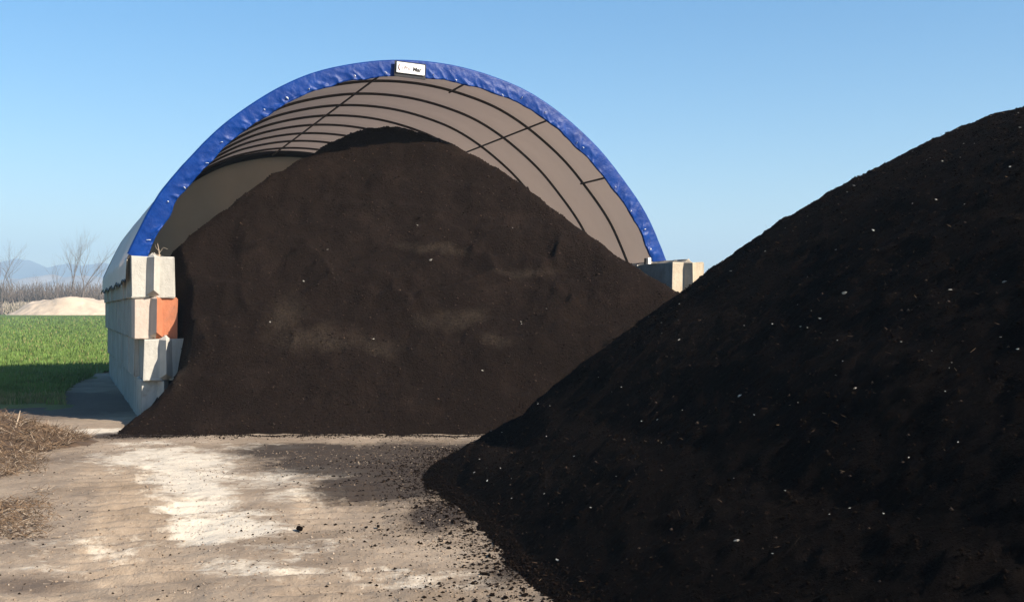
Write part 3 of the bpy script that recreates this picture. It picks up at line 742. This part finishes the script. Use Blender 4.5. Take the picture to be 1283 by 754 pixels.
# ---------- far side of the field ----------
def tree(x, y, h, label, seed, spread=.55, trunk_r=None, group=None, lean=0, depth=5):
    rr = random.Random(seed); z0 = float(ground_z(np.array(float(x)), np.array(float(y))))
    root = empty('bare_tree', (x, y, z0-.1)); tag(root, label, 'tree', group)
    tr = Tubes(6); cr = Tubes(4)
    def grow(p, d, l, r, lev):
        n = 3; pts = [p]; rad = [r]
        for i in range(n):
            d = (d+Vector((rr.gauss(0, .10), rr.gauss(0, .10), .05))).normalized(); p = p+d*l/n; pts.append(p); rad.append(r*(1-.38*(i+1)/n))
        (tr if lev < 1 else cr).add(pts, rad)
        if lev >= depth: return
        k = 2 if lev == 0 else rr.choice((2, 3, 3))
        if lev >= 1 and rr.random() < .5: k += 1
        for j in range(k):
            ax = Vector((rr.gauss(0, 1), rr.gauss(0, 1), 0)).normalized(); sp = spread*rr.uniform(.5, 1.2)
            nd = (d*math.cos(sp)+ax*math.sin(sp)).normalized()
            base_ = pts[-1] if j < 2 else pts[rr.choice((1, 2))]
            grow(base_, nd, l*rr.uniform(.62, .86), rad[-1]*rr.uniform(.6, .85), lev+1)
    r0 = trunk_r or h*.018; h = h*1.42
    grow(Vector((0, 0, 0)), Vector((lean, 0, 1)).normalized(), h*.27, r0, 0)
    tr.build('trunk', M['bark'], root); cr.build('crown', M['twig'], root); return root
def at(px, Y): return (px-641.5)/1400*Y
tree(at(101, 205), 205, 11.8, 'tall bare tree by the sand heap, nearest the shed wall', 4, .42, .25, lean=.10, depth=6)
tree(at(88, 206), 206, 11.6, 'slender bare tree just left of the tall one by the sand heap', 9, .34, .23, lean=-.03, depth=6)
tree(at(75, 212), 212, 9, 'smaller bare tree in the brush left of the sand heap', 12, .4, .15)
tree(at(2, 200), 200, 10.5, 'bare tree at the left edge of the photo above pale reeds', 15, .45, .22)
tree(at(18, 208), 208, 9.5, 'thin bare tree standing in the brush near the far left', 17, .4, .14)
tree(at(48, 220), 220, 7.5, 'low bare tree in the middle of the far brush', 23, .45, .12)
tree(at(118, 215), 215, 9, 'bare tree half hidden behind the shed\'s left wall', 31, .45, .14)
tree(at(960, 64), 64, 5.6, 'faint bare treetop alone over the near heap\'s ridge', 38, .25, .045)
#tree(at(940, 66), 66, 6.2, 'faint shorter bare treetop left of the one above the ridge', 52, .4, .07)
def thick():
    x = random.uniform(-135, -66) if random.random() < .8 else random.uniform(-66, 60); y = random.uniform(214, 236); return x, y, 0
tag(stalks('thicket', 14000, thick, 5.4, .08, [M['thicket'], M['twig']], None, 1.35), 'grey-brown belt of leafless brush along the field\'s far edge', 'brush', kind='stuff')
def reed():
    x = random.uniform(-95, -79); y = random.uniform(206, 211); return x, y, 0
tag(stalks('dry_reeds', 1100, reed, 2.2, .09, [M['reed']], None, 1.45), 'pale dry reeds in front of the far brush', 'reeds', kind='stuff')
# sand heap
sx, sy = np.meshgrid(np.arange(-96, -66, .3), np.arange(186, 206, .3))
def sand_h(x, y):
    e = np.sqrt(((x+77.0)/10.2)**2+((y-196)/8.0)**2)
    h = 2.95*np.clip(1.12-e, -1, .62)/.62*(1+.1*np.sin(x*.8))
    return h+.22*fbm(x*.5, y*.5, 4, 801)*np.clip(h+.4, 0, 1)+.10*fbm(x*2, y*2, 2, 811)
sz = sand_h(sx, sy)+ground_z(sx, sy)-.1
Vs = np.stack([sx, sy, sz], -1).reshape(-1, 3); Fs = gridfaces(sx.shape[1], sx.shape[0]); kp = (Vs[:, 2][Fs] > .6).any(1)
Vs, Fs, _ = compact(Vs, Fs[kp])
tag(link('sand_heap', npmesh('sand_heap', Vs, Fs), M['sand']), 'long pale sand heap at the far edge of the green field', 'sand heap')
# hills
def hills(name, Yc, prof_px, prof_py, mat, label, rough, seed):
    xs = np.linspace(-1.05*Yc, 1.05*Yc, 700); px = 641.5+1400*xs/Yc
    top = CAM_H+(389-np.interp(px, prof_px, prof_py))/1400*Yc
    top = top+rough*fbm(xs/Yc*60, xs*0, 5, seed)
    rows = []
    for j, f in enumerate((0, .35, .7, .9, 1.0, .9, .0)):
        rows.append(np.stack([xs, np.full(700, Yc)+(j-4)*Yc*.03+Yc*.01*fbm(xs/Yc*30, xs*0+j, 3, seed+1), np.where(f > 0, top*f, -2)+(0 if f in (0, 1) else 1)*top*.05*fbm(xs/Yc*90, xs*0+j, 3, seed+3)], 1))
    tag(link(name, npmesh(name, np.concatenate(rows), gridfaces(700, 7)), mat), label, kind='structure')
hills('hills', 3000, [-600, -200, 0, 20, 34, 45, 60, 80, 130, 400, 900, 1500, 2500], [350, 345, 329, 325, 324, 330, 335, 333, 330, 345, 352, 350, 350], M['hill'], 'distant blue wooded hills on the horizon', 9, 901)
hills('woodland', 1300, [-600, 0, 30, 60, 90, 130, 500, 2500], [352, 352, 349, 345, 346, 348, 358, 358], M['hill_near'], 'pale hazy leafless woodland below the hills', 3, 951)

# ---------- haze ----------
def haze(density, col):
    bm = bmesh.new(); bmesh.ops.create_cube(bm, size=2)
    for v in bm.verts: v.co = Vector((v.co.x*3900, 1650+v.co.y*1720, -4 if v.co.z < 0 else 190))
    me = bpy.data.meshes.new('haze'); bm.to_mesh(me); bm.free()
    t = NT('thin_haze'); v = t.n('ShaderNodeVolumePrincipled'); v.inputs['Density'].default_value = density; v.inputs['Color'].default_value = (*col, 1); v.inputs['Anisotropy'].default_value = .0
    t.l(v.outputs[0], t.out.inputs['Volume']); o = link('haze', me, t.m); tag(o, kind='stuff')
haze(.00055, (.58, .80, 1.0))

# ---------- light, camera ----------
SUN_TH, SUN_EL = R(31), R(33.5)
sd = Vector((math.cos(SUN_TH)*math.cos(SUN_EL), -math.sin(SUN_TH)*math.cos(SUN_EL), math.sin(SUN_EL)))
sl = bpy.data.lights.new('sun', 'SUN'); sl.energy = 5.0; sl.angle = R(.53); sl.color = (1, .91, .79)
so = bpy.data.objects.new('sun', sl); COL.objects.link(so); so.rotation_euler = sd.to_track_quat('Z', 'Y').to_euler(); so.location = sd*60
w = bpy.data.worlds.new('World'); scene.world = w; w.use_nodes = True; nt = w.node_tree; nt.nodes.clear()
sky = nt.nodes.new('ShaderNodeTexSky'); sky.sky_type = 'NISHITA'; sky.sun_disc = False; sky.sun_elevation = SUN_EL; sky.sun_rotation = math.atan2(sd.x, sd.y)
sky.air_density = 1.0; sky.dust_density = .8; sky.ozone_density = 1.6; sky.altitude = 100
bg = nt.nodes.new('ShaderNodeBackground'); bg.inputs['Strength'].default_value = .087; wo = nt.nodes.new('ShaderNodeOutputWorld')
hs = nt.nodes.new('ShaderNodeHueSaturation'); hs.inputs['Saturation'].default_value = 1.45; hs.inputs['Hue'].default_value = .499
nt.links.new(sky.outputs[0], hs.inputs['Color']); nt.links.new(hs.outputs[0], bg.inputs[0]); nt.links.new(bg.outputs[0], wo.inputs[0])
cam = bpy.data.cameras.new('camera'); co = bpy.data.objects.new('camera', cam); COL.objects.link(co)
co.location = (0, 0, CAM_H); co.rotation_euler = (R(90), 0, 0); cam.sensor_width = 36; cam.lens = 36*1400/1283; cam.shift_y = 12/1283; cam.clip_end = 12000; cam.clip_start = .1
scene.camera = co
scene.render.engine = 'CYCLES'; scene.cycles.use_denoising = True; scene.cycles.max_bounces = 8; scene.cycles.volume_bounces = 0
vs = scene.view_settings; vs.view_transform = 'Standard'; vs.look = 'None'; vs.gamma = 1; vs.exposure = 1.0
